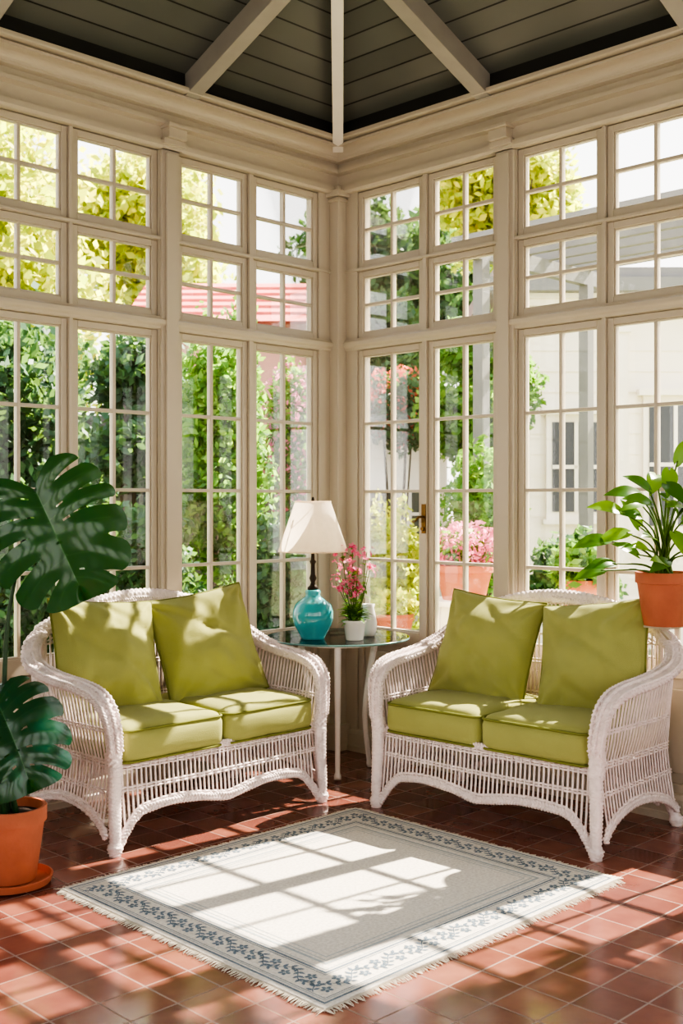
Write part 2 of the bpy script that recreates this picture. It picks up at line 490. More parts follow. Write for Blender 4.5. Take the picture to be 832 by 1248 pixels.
def pl(xs, ys): return lambda t: float(np.interp(t, xs, ys))
def front_y(x, z):
    return -.335-.025*(1-(x/.6)**2)-.030*max(0, (.36-z)/.3)**1.3
def front_bot(x):
    u = abs(x)/.56
    return .140+.034*math.sin(PI*min(1, u))**1.2-.10*max(0, (u-.78)/.22)**1.8
def back_z(x): return .835+.150*max(0, math.cos(PI/2*min(1, abs(x)/.56)))**.8
ARM = [(.53, .300, .850), (.600, .265, .798), (.644, .18, .736), (.650, .06, .700), (.645, -.07, .682), (.635, -.19, .670), (.620, -.285, .645), (.606, -.345, .590), (.591, -.366, .49), (.580, -.366, .33)]
armp = catmull(ARM, .005)
def arm_p(y): return min((p for p in armp if p.z > .60), key=lambda p: abs(p.y-y))
def side_x(z, y=0):
    q = arm_p(y); t = max(0, min(1, (z-.36)/(q.z-.36)))
    return .572+(q.x-.572)*t**.8+.045*max(0, (.36-z)/.3)**1.3
def side_bot(y): u = (y+.34)/.62; return .075+.10*math.sin(PI*min(1, max(0, u)))**.6
SR = .0050

sofa = thing('wicker_loveseat', (-1.50, -.435, 0), 'white woven wicker loveseat with rolled arms beside the monstera', 'loveseat', 0, 'white wicker loveseats')
mb = MB()
bp = [Vector((x, .300+.012*math.cos(x*2.6), back_z(x))) for x in np.linspace(-.54, .54, 210)]
band(mb, bp, lambda t: .030, lambda t: .033, (0, 1, 0), .0045, 20, .024)
braid(mb, [(p.x, p.y-.026, p.z-.012) for p in bp[::4]], .011, Vector((0, 1, 0)), .04)
for x in np.arange(-.507, .508, .023):
    mb.tube([(x, .285, .34), (x, .295, .55), (x, .300, back_z(x)-.02)], SR, 5)
for z in (.37, .385, .50, .515, .66, .675, .80):
    weave(mb, [(-.54, .292, z), (0, .295, z), (.54, .292, z)], ph=z*400)
for dz in (.06, .075):
    weave(mb, [(x, .300, back_z(x)-dz) for x in np.linspace(-.5, .5, 12)], ph=dz*400)
for x in np.arange(-.507, .508, .023):
    zb = .17-.10*abs(x/.55)**3
    mb.tube([(x, .285, .36), (x, .295, zb)], SR, 5)
braid(mb, [(x, .296, .17-.10*abs(x/.55)**3) for x in np.linspace(-.52, .52, 14)], .011, Vector((0, 1, 0)))
for x in (-.525, .525):
    mb.tube(catmull([(x, .285, .3), (x, .295, .6), (x, .300, .84)], .03), .013, 8)
obj(mb, 'back', M_WICK, parent=sofa)
for sg in (-1, 1):
    mb = MB()
    p = [Vector((sg*q.x, q.y, q.z)) for q in armp]
    band(mb, p, pl([0, .12, .3, .5, .62, .8, 1], [.032, .038, .047, .051, .047, .034, .028]), pl([0, .3, .7, 1], [.032, .020, .019, .022]), (sg, 0, 0), .0048, 24, .026)
    wf = pl([0, .12, .3, .5, .62, .8, 1], [.026, .032, .041, .045, .041, .029, .023])
    for e in (-1, 0, 1):
        L = len(p); pts = []
        for i in range(0, L, 3):
            t = (p[min(i+1, L-1)]-p[max(i-1, 0)]).normalized(); X = Vector((sg, 0, 0)); Aa = (X-t*X.dot(t)).normalized()
            up = Aa.cross(t)*(-sg)
            if up.z < -.01 or (abs(up.z) < .3 and up.y > 0): up = -up
            pts.append(p[i]+Aa*wf(i/(L-1))*e+up*(.012 if e else .020))
        braid(mb, pts, .009, Vector((sg, 0, 0)), .04)
    for y in np.arange(-.315, .27, .0240):
        zt = arm_p(y).z-.015; zb = side_bot(y)
        zz = [zt, .60, .52, .45, .36, .28, .2, .12]
        zz = [z for z in zz if z > zb+.01 and z <= zt]+[zb]
        mb.tube([(sg*side_x(z, y), y, z) for z in zz], SR, 5)
    for z in (.350, .363, .376, .50, .513, .255, .243):
        weave(mb, [(sg*side_x(z, y), y, z) for y in np.linspace(-.345, .275, 10)], nrm=Vector((1, 0, 0)), ph=z*500)
    braid(mb, [(sg*side_x(side_bot(y), y), y, side_bot(y)) for y in np.linspace(-.35, .285, 16)], .012, Vector((1, 0, 0)))
    weave(mb, [(sg*side_x(side_bot(y)+.02, y), y, side_bot(y)+.022) for y in np.linspace(-.35, .285, 16)], r=.006, nrm=Vector((1, 0, 0)))
    obj(mb, 'armrest', M_WICK, parent=sofa)
mb = MB()
for x in np.arange(-.553, .554, .0226):
    zb = front_bot(x)
    zz = [z for z in (.365, .30, .24, .18, .12) if z > zb+.012]+[zb]
    mb.tube([(x, front_y(x, z), z) for z in zz], SR, 5)
for z in (.360, .348, .336, .262, .250):
    xs = [x for x in np.linspace(-.57, .57, 24)]
    weave(mb, [(x, front_y(x, z), z) for x in xs], r=.005, ph=z*600)
braid(mb, [(x, front_y(x, front_bot(x)), front_bot(x)) for x in np.linspace(-.57, .57, 50)], .013, Vector((0, 1, 0)))
weave(mb, [(x, front_y(x, front_bot(x)+.02), front_bot(x)+.023) for x in np.linspace(-.57, .57, 50)], r=.0055, amp=.004)
braid(mb, [(x, front_y(x, .37)+.003, .372) for x in np.linspace(-.57, .57, 24)], .010, Vector((0, 1, 0)))
obj(mb, 'apron', M_WICK, parent=sofa)
mb = MB(); mb.box(-.56, .56, -.31, .28, .335, .352)
obj(mb, 'seat_deck', M_WICK, parent=sofa, smooth=False, bevel=.005)
for sg in (-1, 1):
    for fr in (0, 1):
        mb = MB()
        if fr: pth = catmull([(sg*.580, -.366, .36), (sg*.584, -.368, .22), (sg*.586, -.374, .09), (sg*.586, -.374, .012)], .005)
        else: pth = catmull([(sg*.53, .275, .36), (sg*.54, .285, .2), (sg*.585, .300, .06), (sg*.60, .305, .012)], .005)
        band(mb, pth, pl([0, .8, .88, .93, 1], [.030, .023, .021, .031, .026]), pl([0, .8, .88, .93, 1], [.025, .021, .020, .029, .026]), (1, 0, 0), .0032, 18, .016)
        mb.lathe([(0, 0), (.025, 0), (.025, .014), (0, .014)], 16, (pth[-1].x, pth[-1].y, 0))
        obj(mb, 'leg', M_WICK, parent=sofa)
sofa2 = dup(sofa, (-.395, -1.625, 0), -PI/2+math.radians(2.2), 'white woven wicker loveseat with rolled arms by the french doors')

# ------------------------------------------------------------------ cushions
def cushion_mesh(w, d, h, seed):
    mb = MB(); r = .045
    cs = [-1, -.985, -.96, -.93, -.89, -.82, -.7, -.55, -.4, -.2, 0, .2, .4, .55, .7, .82, .89, .93, .96, .985, 1]
    hz = [-1, -.85, -.6, -.3, 0, .3, .6, .85, 1]
    hw = (w/2, d/2, h/2)
    def mp(x, y, z):
        p = Vector((x*hw[0], y*hw[1], z*hw[2]))
        q = Vector((max(-hw[0]+r, min(hw[0]-r, p.x)), max(-hw[1]+r, min(hw[1]-r, p.y)), max(-hw[2]+r, min(hw[2]-r, p.z))))
        dlt = p-q
        if dlt.length > 1e-9:
            q = q+dlt.normalized()*r
        k = (1-x*x)*(1-y*y)
        q.z += (.026 if z > 0 else -.004)*k**.5*(1 if abs(z) > .5 else 0)
        q.y += -.014*(1-z*z)*(1-x*x)*(1 if y < -.9 else 0)
        nn = noise.noise(Vector((x*2.2+seed, y*2.2, z)))*.008+noise.noise(Vector((x*6+seed, y*6, z*2)))*.003
        q.z += nn if z > .5 else 0
        q.y += nn*.6 if abs(y) > .95 else 0
        return q
    def face(f, us, vs_):
        V = [f(u, v) for u in us for v in vs_]; n = len(vs_)
        mb.add(V, [(i*n+j, (i+1)*n+j, (i+1)*n+j+1, i*n+j+1) for i in range(len(us)-1) for j in range(n-1)])
    face(lambda u, v: mp(u, v, 1), cs, cs); face(lambda u, v: mp(v, u, -1), cs, cs)
    face(lambda u, v: mp(u, -1, v), cs, hz); face(lambda u, v: mp(-u, 1, v), cs, hz)
    face(lambda u, v: mp(1, u, v), cs, hz); face(lambda u, v: mp(-1, -u, v), cs, hz)
    for z in (h/2-.013, -h/2+.013):
        pts = []
        a, b, rr = w/2-.005, d/2-.005, .040
        for cx, cy, a0 in ((a-rr, b-rr, 0), (-a+rr, b-rr, 90), (-a+rr, -b+rr, 180), (a-rr, -b+rr, 270)):
            for k in range(7):
                t = math.radians(a0+15*k)
                x, y = cx+rr*math.cos(t), cy+rr*math.sin(t)
                pts.append((x, y-(.005*(1-(x/a)**2) if y < 0 else 0), z))
        full = []
        for i in range(len(pts)):
            p0 = Vector(pts[i]); p1 = Vector(pts[(i+1) % len(pts)])
            n = max(1, int((p1-p0).length/.04))
            for k in range(n): full.append(p0.lerp(p1, k/n))
        mb.tube(full, .0062, 6, closed=True, mi=1)
    return mb
def pillow_mesh(s, T, seed):
    mb = MB(); n = 44
    def outline(u, v):
        return u*(1-.060*(1-v*v))*s, v*(1-.055*(1-u*u))*s
    for sg in (-1, 1):
        def fn(a, b):
            u = math.sin((a*2-1)*PI/2); v = math.sin((b*2-1)*PI/2)
            x, z = outline(u, v)
            k = max(0, (1-u**4)*(1-v**4))
            y = T*k**.50*(.56+.44*(1-u*u)*(1-v*v))
            e = k**.4
            y += e*(noise.noise(Vector((u*1.5+seed, v*1.5, sg)))*.034+noise.noise(Vector((u*4+seed, v*4, sg*2)))*.016)
            y -= .016*e*max(0, math.sin((u*1.3+v*2.1)*3.2+seed))**6*(1-.5*abs(u))
            for cu, cv in ((1, 1), (-1, 1), (1, -1), (-1, -1)):
                dd = math.hypot(u-cu, v-cv); an = math.atan2(v-cv, u-cu)
                y += .014*math.sin(an*10+seed)*math.exp(-(dd/.8)**2)*min(1, dd*4)*e
            z -= .012*(1-v)*(1-u*u)*.5
            return (x, sg*y, z) if sg < 0 else (-x, sg*y, z)
        mb.grid(fn, n, n)
    pts = []
    for k in range(160):
        t = k/160*4; q = int(t); f = t-q; w = -1+2*f
        u, v = ((w, -1), (1, w), (-w, 1), (-1, -w))[q]
        x, z = outline(u, v); z -= .012*(1-v)*(1-u*u)*.5
        pts.append((x, 0, z))
    mb.tube(pts, .0062, 6, closed=True, mi=1)
    return mb
SEAT = [cushion_mesh(.542, .60, .155, 1.3), cushion_mesh(.542, .60, .155, 7.7)]
def put(mb, name, local, sofaobj, label, cat, group):
    SM = Matrix.Translation(sofaobj.location) @ Matrix.Rotation(sofaobj.rotation_euler.z, 4, 'Z')
    return obj(mb, name, [M_GREEN, M_PIPE], matrix=SM @ local, label=label, category=cat, group=group, merge=True)
R = lambda a, ax: Matrix.Rotation(math.radians(a), 4, ax)
TR = lambda x, y, z: Matrix.Translation((x, y, z))
for so, nm in ((sofa, 'beside the monstera'), (sofa2, 'by the french doors')):
    for i, x in enumerate((-.273, .273)):
        put(SEAT[i], 'seat_cushion', TR(x, -.072, .431), so, 'olive green seat cushion on the loveseat '+nm, 'cushion', 'green seat cushions')
pls = [(sofa, -.310, .105, .738, -20, -2, 5, .268, .125, 2.1), (sofa, .240, .075, .742, -18, -10, -8, .272, .125, 5.5),
       (sofa2, -.285, .095, .734, -19, 6, 5, .262, .122, 9.2), (sofa2, .290, .105, .734, -21, 2, -8, .268, .125, 12.7)]
for so, x, y, z, lean, yaw, roll, s, T, sd in pls:
    put(pillow_mesh(s, T, sd), 'throw_pillow', TR(x, y, z) @ R(yaw, 'Z') @ R(lean, 'X') @ R(roll, 'Y'), so,
        'square olive green throw pillow leaning on the wicker back', 'pillow', 'green throw pillows')

# ------------------------------------------------------------------ side table
TX = TY = -.435; TZ = .725
tb = thing('side_table', (TX, TY, 0), 'round glass-topped side table with white legs between the loveseats', 'side table')
mb = MB(); r = .385
mb.lathe([(0, TZ-.010), (r-.004, TZ-.010)], 64); mb.lathe([(r-.004, TZ), (0, TZ)], 64)
mb.lathe([(r-.004, TZ-.010), (r, TZ-.008), (r, TZ-.002), (r-.004, TZ)], 64, mi=1)
obj(mb, 'table_top', [M_TGLASS, M_TEDGE], parent=tb, label='round clear glass top')
mb = MB()
ringp = [(.25*math.cos(a), .25*math.sin(a), TZ-.022) for a in np.linspace(0, 2*PI, 48, endpoint=False)]
mb.tube(ringp, .011, 8, closed=True)
obj(mb, 'rim', M_WHITE, parent=tb, label='white ring under the glass')
for a in (225, 345, 105):
    c, s = math.cos(math.radians(a)), math.sin(math.radians(a))
    mb = MB()
    pth = catmull([(c*.24, s*.24, TZ-.02), (c*.20, s*.20, .52), (c*.17, s*.17, .3), (c*.19, s*.19, .08), (c*.205, s*.205, .008)], .02)
    mb.tube(pth, lambda i, n=len(pth): .019-.006*(i/n)+(.006 if i > n-3 else 0), 10)
    obj(mb, 'leg', M_WHITE, parent=tb)

# ------------------------------------------------------------------ lamp
lp = diag(-.130, 5.93)
lamp = thing('table_lamp', (lp.x, lp.y, TZ), 'teal ceramic gourd table lamp with cream tapered shade', 'lamp')
mb = MB()
mb.lathe([(0, 0), (.062, 0), (.066, .012), (.075, .03), (.098, .072), (.108, .11), (.107, .145), (.094, .18), (.066, .205), (.042, .22), (.038, .235), (.042, .245), (.036, .257), (0, .257)], 40)
obj(mb, 'lamp_base', M_TEAL, parent=lamp, label='glossy teal ceramic gourd base')
mb = MB()
mb.lathe([(0, .252), (.028, .254), (.030, .268), (.016, .280), (.011, .295), (.020, .318), (.012, .338), (.011, .39), (.018, .405), (.010, .415), (.009, .445), (.016, .45), (.016, .495), (0, .497)], 24)
mb.tube([(0, 0, .49), (0, 0, .722)], .003, 6)
mb.lathe([(0, .720), (.009, .723), (.007, .740), (0, .746)], 12)
obj(mb, 'lamp_stem', M_BRONZE, parent=lamp, label='dark turned metal stem')
mb = MB()
mb.lathe([(.180, .455), (.182, .462), (.095, .716), (.093, .721)], 48)
for rr, zz in ((.181, .458), (.094, .719)):
    mb.tube([(rr*math.cos(a), rr*math.sin(a), zz) for a in np.linspace(0, 2*PI, 48, endpoint=False)], .003, 6, closed=True)
for a in (0, 120, 240):
    a = math.radians(a); mb.tube([(0, 0, .716), (.093*math.cos(a), .093*math.sin(a), .716)], .0018, 5)
obj(mb, 'lamp_shade', M_SHADE, parent=lamp, label='cream fabric tapered shade')

# ------------------------------------------------------------------ flower pots on table
M_PINK = leafmat('pink_petals', (226, 74, 128), (250, 156, 190), .6, .4, glow=0)
M_LEAFB = leafmat('bright_leaves', (66, 118, 34), (146, 184, 66), .45, .4)
def petals(mb, c, nrm, r, n=5, seed=0, mi=0):
    M = frameM(c, Vector(nrm).orthogonal(), nrm)
    for k in range(n):
        a = 2*PI*k/n+seed; ca, sa = math.cos(a), math.sin(a)
        v = []
        for (u, w, z) in ((0, 0, 0), (.5, -.33, .18), (.95, -.25, .3), (1.08, 0, .26), (.95, .25, .3), (.5, .33, .18)):
            v.append(M @ Vector(((u*ca-w*sa)*r, (u*sa+w*ca)*r, z*r)))
        b = random.random()
        mb.add(v, [tuple(range(6))], mi, b)
def oval_leaf(mb, M, L, W, droop=.25, fold=.25, mi=0, heart=0.0, tone=None, nu=8, lim=None):
    b = random.random() if tone is None else tone
    def fn(u, v):
        w = (math.sin(PI*min(1, (u+.02)**.72))**.85)*W/2
        q = (v*2-1); x = q*w; y = L*u-heart*L*abs(q)*max(0, 1-u*3)
        p = M @ Vector((x, y, -droop*L*u*u+fold*abs(q)*w+.0))
        if lim is not None and p.x > lim: p.x = lim-.2*(p.x-lim)
        return p
    mb.grid(fn, nu, 4, mi, attr=lambda u, v: b)

fp = diag(.088, 5.88)
pot = thing('potted_pink_flowers', (fp.x, fp.y, TZ), 'small white pot of tall pink flowers on the glass table', 'flower pot')
mb = MB(); mb.lathe([(0, 0), (.044, 0), (.046, .004), (.058, .088), (.062, .092), (.062, .104), (.055, .104), (.052, .09), (0, .09)], 28)
obj(mb, 'pot', M_WHITE, parent=pot)
mb = MB(); fl = MB(); lf = MB()
random.seed(11)
for k in range(17):
    a = random.uniform(0, 2*PI); sp = random.uniform(.02, .115); h = random.uniform(.25, .47)
    top = Vector((sp*math.cos(a), sp*math.sin(a), h))
    p = catmull([(random.uniform(-.02, .02), random.uniform(-.02, .02), .09), (top.x*.5, top.y*.5, .2), top], .03)
    mb.tube(p, .0022, 5)
    for q in range(7):
        t = Vector((random.gauss(0, .016), random.gauss(0, .016), random.gauss(0, .022)))
        petals(fl, top+t, (t+Vector((0, 0, .012))).normalized(), random.uniform(.011, .019), 5, random.random())
    for q in range(10):
        pp = p[random.randrange(1, len(p))]; d = Vector((random.uniform(-1, 1), random.uniform(-1, 1), random.uniform(.0, .8)))
        oval_leaf(lf, frameM(pp, d, (0, 0, 1)), random.uniform(.03, .06), .022, .3, .2, nu=4)
for k in range(70):
    a = random.uniform(0, 2*PI); d = Vector((math.cos(a), math.sin(a), random.uniform(.1, 1.3)))
    oval_leaf(lf, frameM(Vector((.02*math.cos(a), .02*math.sin(a), random.uniform(.09, .16))), d, (0, 0, 1)), random.uniform(.05, .085), .028, .5, .2, nu=5)
obj(mb, 'stem', M_STEM, parent=pot); obj(lf, 'foliage', M_LEAFB, parent=pot, attr='tone', kind='stuff')
obj(fl, 'blossoms', M_PINK, parent=pot, attr='tone', kind='stuff', smooth=False)
p = diag(.165, 6.06)
mb = MB(); mb.lathe([(0, 0), (.032, 0), (.044, .03), (.046, .07), (.036, .12), (.030, .15), (.034, .17), (.029, .17), (.026, .15), (0, .14)], 28)
obj(mb, 'white_vase', M_WHITE, loc=(p.x, p.y, TZ), label='small white ceramic vase on the glass table', category='vase')

# ------------------------------------------------------------------ rug
RX0, RX1, RY0, RY1 = -2.46, -.90, -2.42, -1.02
rcx, rcy = (RX0+RX1)/2, (RY0+RY1)/2; rw, rd = (RX1-RX0)/2, (RY1-RY0)/2
mb = MB(); mb.box(-rw, rw, -rd, rd, .001, .011)
zp = .0118
def quad(x0, x1, y0, y1, mi=1, z=zp):
    mb.add([(x0, y0, z), (x1, y0, z), (x1, y1, z), (x0, y1, z)], [(0, 1, 2, 3)], mi)
def rectline(d, w, mi=1):
    a, b = rw-d, rd-d
    quad(-a, a, b-w, b, mi); quad(-a, a, -b, -b+w, mi); quad(a-w, a, -b+w, b-w, mi); quad(-a, -a+w, -b+w, b-w, mi)
rectline(.018, .008); rectline(.034, .004, 2); rectline(.043, .003, 1)
rectline(.157, .003, 1); rectline(.166, .008); rectline(.182, .004, 2)
rectline(.212, .010, 2); rectline(.232, .004, 2); rectline(.252, .004, 2)
def poly(cx, cy, ang, pts, T, mi=1, z=zp+.0003):
    c, s = math.cos(ang), math.sin(ang)
    vs = [T(cx+x*c-y*s, cy+x*s+y*c) for x, y in pts]
    mb.add([(v[0], v[1], z) for v in vs], [tuple(range(len(vs)))], mi)
def ell(a, b, n=10): return [(a*math.cos(2*PI*k/n), b*math.sin(2*PI*k/n)) for k in range(n)]
LEAF = [(0, 0), (.007, .0065), (.016, .008), (.025, .0045), (.032, 0), (.025, -.0045), (.016, -.008), (.007, -.0065)]
def bandpat(length, T):
    n = max(1, int(round(length/.165))); st = length/n
    y0 = .101; amp = .026
    for k in range(n):
        x0 = -length/2+st*k
        yy = lambda t: y0+amp*math.sin(2*PI*t)
        Pp = [(x0+st*t, yy(t)) for t in np.linspace(0, 1, 25)]
        for i in range(24):
            (xa, ya), (xb, yb) = Pp[i], Pp[i+1]; w = .0024
            vs = [T(xa, ya-w), T(xb, yb-w), T(xb, yb+w), T(xa, ya+w)]
            mb.add([(v[0], v[1], zp+.0001) for v in vs], [(0, 1, 2, 3)], 1)
        for t in np.arange(.04, 1, .125):
            x = x0+st*t; y = yy(t); sl_ = math.atan2(amp*2*PI*math.cos(2*PI*t), st)
            poly(x, y, sl_+.9, [(q[0]*.85, q[1]*.8) for q in LEAF], T); poly(x+.004, y, sl_-.9, [(q[0]*.72, q[1]*.72) for q in LEAF], T)
        for t, sg in ((.25, -1), (.75, 1)):
            fx, fy = x0+st*t, y0+sg*.018
            for q in range(5):
                a = 2*PI*q/5+.3; poly(fx+.0125*math.cos(a), fy+.0125*math.sin(a), a, ell(.0085, .0065), T)
            poly(fx, fy, 0, ell(.005, .005, 8), T, 2, zp+.0006)
bandpat(2*rw-.10, lambda x, y: (x, -rd+y)); bandpat(2*rw-.10, lambda x, y: (-x, rd-y))
bandpat(2*rd-.28, lambda x, y: (rw-y, x)); bandpat(2*rd-.28, lambda x, y: (-rw+y, -x))
rug = thing('area_rug', (rcx, rcy, 0), 'cream woven rug with blue-grey floral border on the tiles', 'rug')
obj(mb, 'rug_body', [M_RUG, M_RUGBLUE, M_RUGPALE], parent=rug, smooth=False)
mb = MB()
random.seed(5)
def fringe(x, y, dx, dy):
    L = random.uniform(.020, .038); j = random.uniform(-.3, .3)
    d = Vector((dx-dy*j, dy+dx*j, 0)); j2 = random.uniform(-.4, .4); d2 = Vector((dx-dy*(j+j2), dy+dx*(j+j2), 0))
    p = [Vector((x, y, .007)), Vector((x, y, .005))+d*L*.5, Vector((x, y, .003))+d*L*.5+d2*L*.5]
    mb.tube(p, (.0022, .0014), 4)
st = .0062
for x in np.arange(-rw, rw, st): fringe(x, -rd, 0, -1); fringe(x, rd, 0, 1)
for y in np.arange(-rd, rd, st): fringe(-rw, y, -1, 0); fringe(rw, y, 1, 0)
obj(mb, 'fringe', M_FRINGE, parent=rug, kind='stuff')

# ------------------------------------------------------------------ monstera
def monstera_mat():
    N = NT('monstera_leaf')
    at = N.n('Attribute', attribute_name='vein')
    tc = N.n('TexCoord'); nz = N.n('TexNoise'); nz.inputs['Scale'].default_value = 5; N.l(tc.outputs['Object'], nz.inputs['Vector'])
    b = N.mix(nz.outputs['Fac'], rgb((8, 42, 42)), rgb((20, 74, 52)))
    v = N.math('POWER', at.outputs['Fac'], 4.0)
    c = N.mix(N.math('MULTIPLY', v, .35), b, rgb((96, 150, 96)))
    p = N.n('BsdfPrincipled'); N.l(c, p.inputs['Base Color']); p.inputs['Roughness'].default_value = .17
    t = N.n('BsdfTranslucent'); t.inputs[0].default_value = rgb((110, 170, 20))
    mx = N.n('MixShader'); mx.inputs[0].default_value = .16
    N.l(p.outputs[0], mx.inputs[1]); N.l(t.outputs[0], mx.inputs[2]); N.l(mx.outputs[0], N.out.inputs[0])
    return N.m
M_MON = monstera_mat()
def monstera_leaf(mb, M, L, Wd, lobes=6, cz=1.0, seed=0):
    nu, nv = 18, 10
    rr = random.Random(seed)
    for side in (-1, 1):
        cut = [rr.choice((.36, .48, .58, .72)) for _ in range(lobes+1)]; cut[0] = .95
        ed = [0]+sorted([(k+rr.uniform(-.18, .18))/lobes for k in range(1, lobes)])+[1]
        for k in range(lobes):
            def fn(u, v, k=k):
                c0 = cut[k] if v < .5 else cut[k+1]
                g = 0 if u < c0 else ((u-c0)/(1-c0))**.6*.24
                if (k == lobes-1 and v > .5): g = 0
                vv = .5+(v-.5)*(1-g); a = ed[k]+(ed[k+1]-ed[k])*vv
                ue = u*(1-.07*abs(2*v-1)**3*u)
                ph = math.radians(168)*(1-a)
                px, py = 0, .86*L*a**1.25
                qx = max(0, math.sin(ph))**.58*Wd; cph = math.cos(ph)
                qy = .28*L+(.72 if cph > 0 else .50)*L*cph
                x = px*(1-ue)+qx*ue; y = py*(1-ue)+qy*ue
                y -= .03*L*math.sin(PI*ue)
                z = .07*L*math.sin(PI*min(1, x/Wd*.9))-.36*x*x/Wd*cz-.24*L*max(0, y/L)**2-.003*math.cos(v*2*PI)*min(1, u*2)+.012*math.sin(a*9+seed)*u
                return M @ Vector((side*x, y, z))
            hole = rr.random() < .6
            sk = (lambda i, j, k=k, hole=hole: (hole and k > 0 and j == 0 and 3 <= i <= 4))
            mb.grid(fn, nu, nv, 0, attr=lambda u, v: 1.0 if u < .01 else (.72 if abs(v-.5) < .01 and u < .8 else 0.0), skip=sk)
mo = diag(-1.232, 4.27)
mon = thing('potted_monstera', (mo.x, mo.y, 0), 'large monstera with split leaves in a terracotta floor pot', 'potted plant')
def pot_profile(r, h): return [(0, .0), (r*.70, .0), (r*.72, .01), (r*.93, h*.78), (r*.93, h*.79), (r, h*.80), (r*1.0, h*.985), (r*.985, h), (r*.90, h), (r*.88, h*.86), (0, h*.86)]
mb = MB(); mb.lathe([(a, b+.022) for a, b in pot_profile(.135, .275)], 40)
obj(mb, 'pot', M_TERRA, parent=mon, angle=50)
mb = MB(); mb.lathe([(0, 0), (.125, 0), (.150, .008), (.158, .034), (.150, .036), (.140, .016), (0, .016)], 40)
obj(mb, 'saucer', M_TERRA, parent=mon, angle=50)
mb = MB(); mb.lathe([(.12, .262), (.06, .268), (0, .272)], 24)
obj(mb, 'soil', M_SOIL, parent=mon)
inv = Matrix.Translation(-Vector((mo.x, mo.y, 0)))
cd = diag(0, 1)-diag(0, 0); ld = diag(1, 0)-diag(0, 0)
def V(l, d, z): return ld*l+cd*d+Vector((0, 0, z))
lseed = [0]
def mleaf(lat, dep, z, yd, nr, L, W, via):
    J = diag(lat, dep, z); M = inv @ frameM(J, yd, nr)
    lseed[0] += 1
    mb = MB(); monstera_leaf(mb, M, L, W, seed=lseed[0])
    obj(mb, 'leaf', M_MON, parent=mon, attr='vein', merge=True)
    base = Vector((random.uniform(-.03, .03), random.uniform(-.03, .03), .26))
    jj = inv @ J
    sb = MB(); sb.tube(catmull([base]+[inv @ diag(*v) for v in via]+[jj], .03), (.012, .006), 8)
    obj(sb, 'stem', M_DSTEM, parent=mon)
mleaf(-1.12, 4.20, 1.49, V(.46, -.12, -.92), V(.10, -.92, .35), .45, .275, [(-1.25, 4.25, .6), (-1.24, 4.27, 1.0), (-1.17, 4.27, 1.35)])
mleaf(-1.48, 4.45, 1.62, V(-.45, .1, .25), V(0, -.4, .9), .32, .20, [(-1.36, 4.3, .7), (-1.40, 4.4, 1.3)])
mleaf(-1.38, 4.30, 1.50, V(-.8, -.2, -.2), V(-.2, -.5, .9), .34, .18, [(-1.29, 4.2, .8), (-1.31, 4.25, 1.3)])
mleaf(-1.23, 4.10, .72, V(.46, -.35, -.72), V(.12, -.65, .75), .35, .22, [(-1.27, 4.2, .45), (-1.29, 4.13, .62)])
mleaf(-1.32, 4.28, .72, V(-.3, -.3, -.8), V(-.4, -.6, .7), .33, .2, [(-1.33, 4.3, .5)])
mleaf(-1.40, 4.40, 1.15, V(-.7, .1, -.4), V(-.3, -.6, .7), .34, .2, [(-1.32, 4.3, .7)])

# ------------------------------------------------------------------ shelf plant
sc = Vector((-.160, -2.20, .90))
mb = MB(); mb.box(-.225, -.032, -2.265, -2.135, .890, .90)
mb.box(-.05, -.032, -2.212, -2.188, .78, .890); mb.sweep([(-.04, -2.20, .79), (-.19, -2.20, .888)], lambda i, s: [(-.01, -.008), (.01, -.008), (.01, .008), (-.01, .008)])
obj(mb, 'wall_shelf', M_TRIM, smooth=False, bevel=.002, label='small cream painted bracket shelf behind the loveseat', category='shelf')
pl_ = thing('potted_philodendron', sc, 'leafy green philodendron in a terracotta pot on the shelf', 'potted plant')
mb = MB(); mb.lathe(pot_profile(.125, .235), 40); obj(mb, 'pot', M_TERRA, parent=pl_, angle=50)
mb = MB(); mb.lathe([(.111, .205), (0, .215)], 24); obj(mb, 'soil', M_SOIL, parent=pl_)
random.seed(21)
M_PHIL = leafmat('philodendron_leaf', (44, 108, 36), (138, 184, 66), .3, .45)
spec = [(-.28, -.10, .40, .14), (-.23, -.12, .53, .13), (-.13, -.05, .60, .14), (-.05, -.06, .68, .15), (.03, -.10, .74, .14), (-.12, -.03, .46, .13), (-.26, -.13, .30, .12),
        (.06, -.14, .63, .15), (.06, -.10, .49, .14), (.02, -.10, .53, .14), (-.05, -.02, .40, .13), (.06, -.16, .34, .14), (-.02, -.12, .31, .12), (.08, -.18, .37, .13), (.08, -.2, .60, .14), (-.10, -.1, .36, .12),
        (-.19, -.10, .43, .13), (-.10, -.14, .56, .13), (.0, -.16, .43, .13), (-.16, -.16, .34, .12), (-.03, -.15, .64, .13), (.07, -.2, .45, .13), (-.31, -.14, .27, .12), (.0, -.08, .70, .13), (.05, -.14, .54, .13)]
for k in range(5):
    spec.append((random.uniform(-.18, .08), random.uniform(-.2, -.04), random.uniform(.30, .62), random.uniform(.10, .13)))
sb = MB(); lf = MB()
for l, d, z, L in spec:
    tip = V(l, d, z-.02); b = V(random.uniform(-.04, .04), random.uniform(-.04, .04), .2)
    mid = V(l*.35, d*.35, .2+(z-.2)*.65)
    sb.tube(catmull([b, mid, tip], .02), (.006, .0035), 6)
    out = V(l*1.6+random.uniform(-.2, .12), d*.6-.06, random.uniform(-.10, .26)).normalized()
    oval_leaf(lf, frameM(tip, out, V(random.uniform(-.2, .2), -.75, .8)), L, L*.56, .42, .16, heart=.2, nu=10, lim=.115)
obj(sb, 'stem', M_STEM, parent=pl_); obj(lf, 'foliage', M_PHIL, parent=pl_, attr='tone')

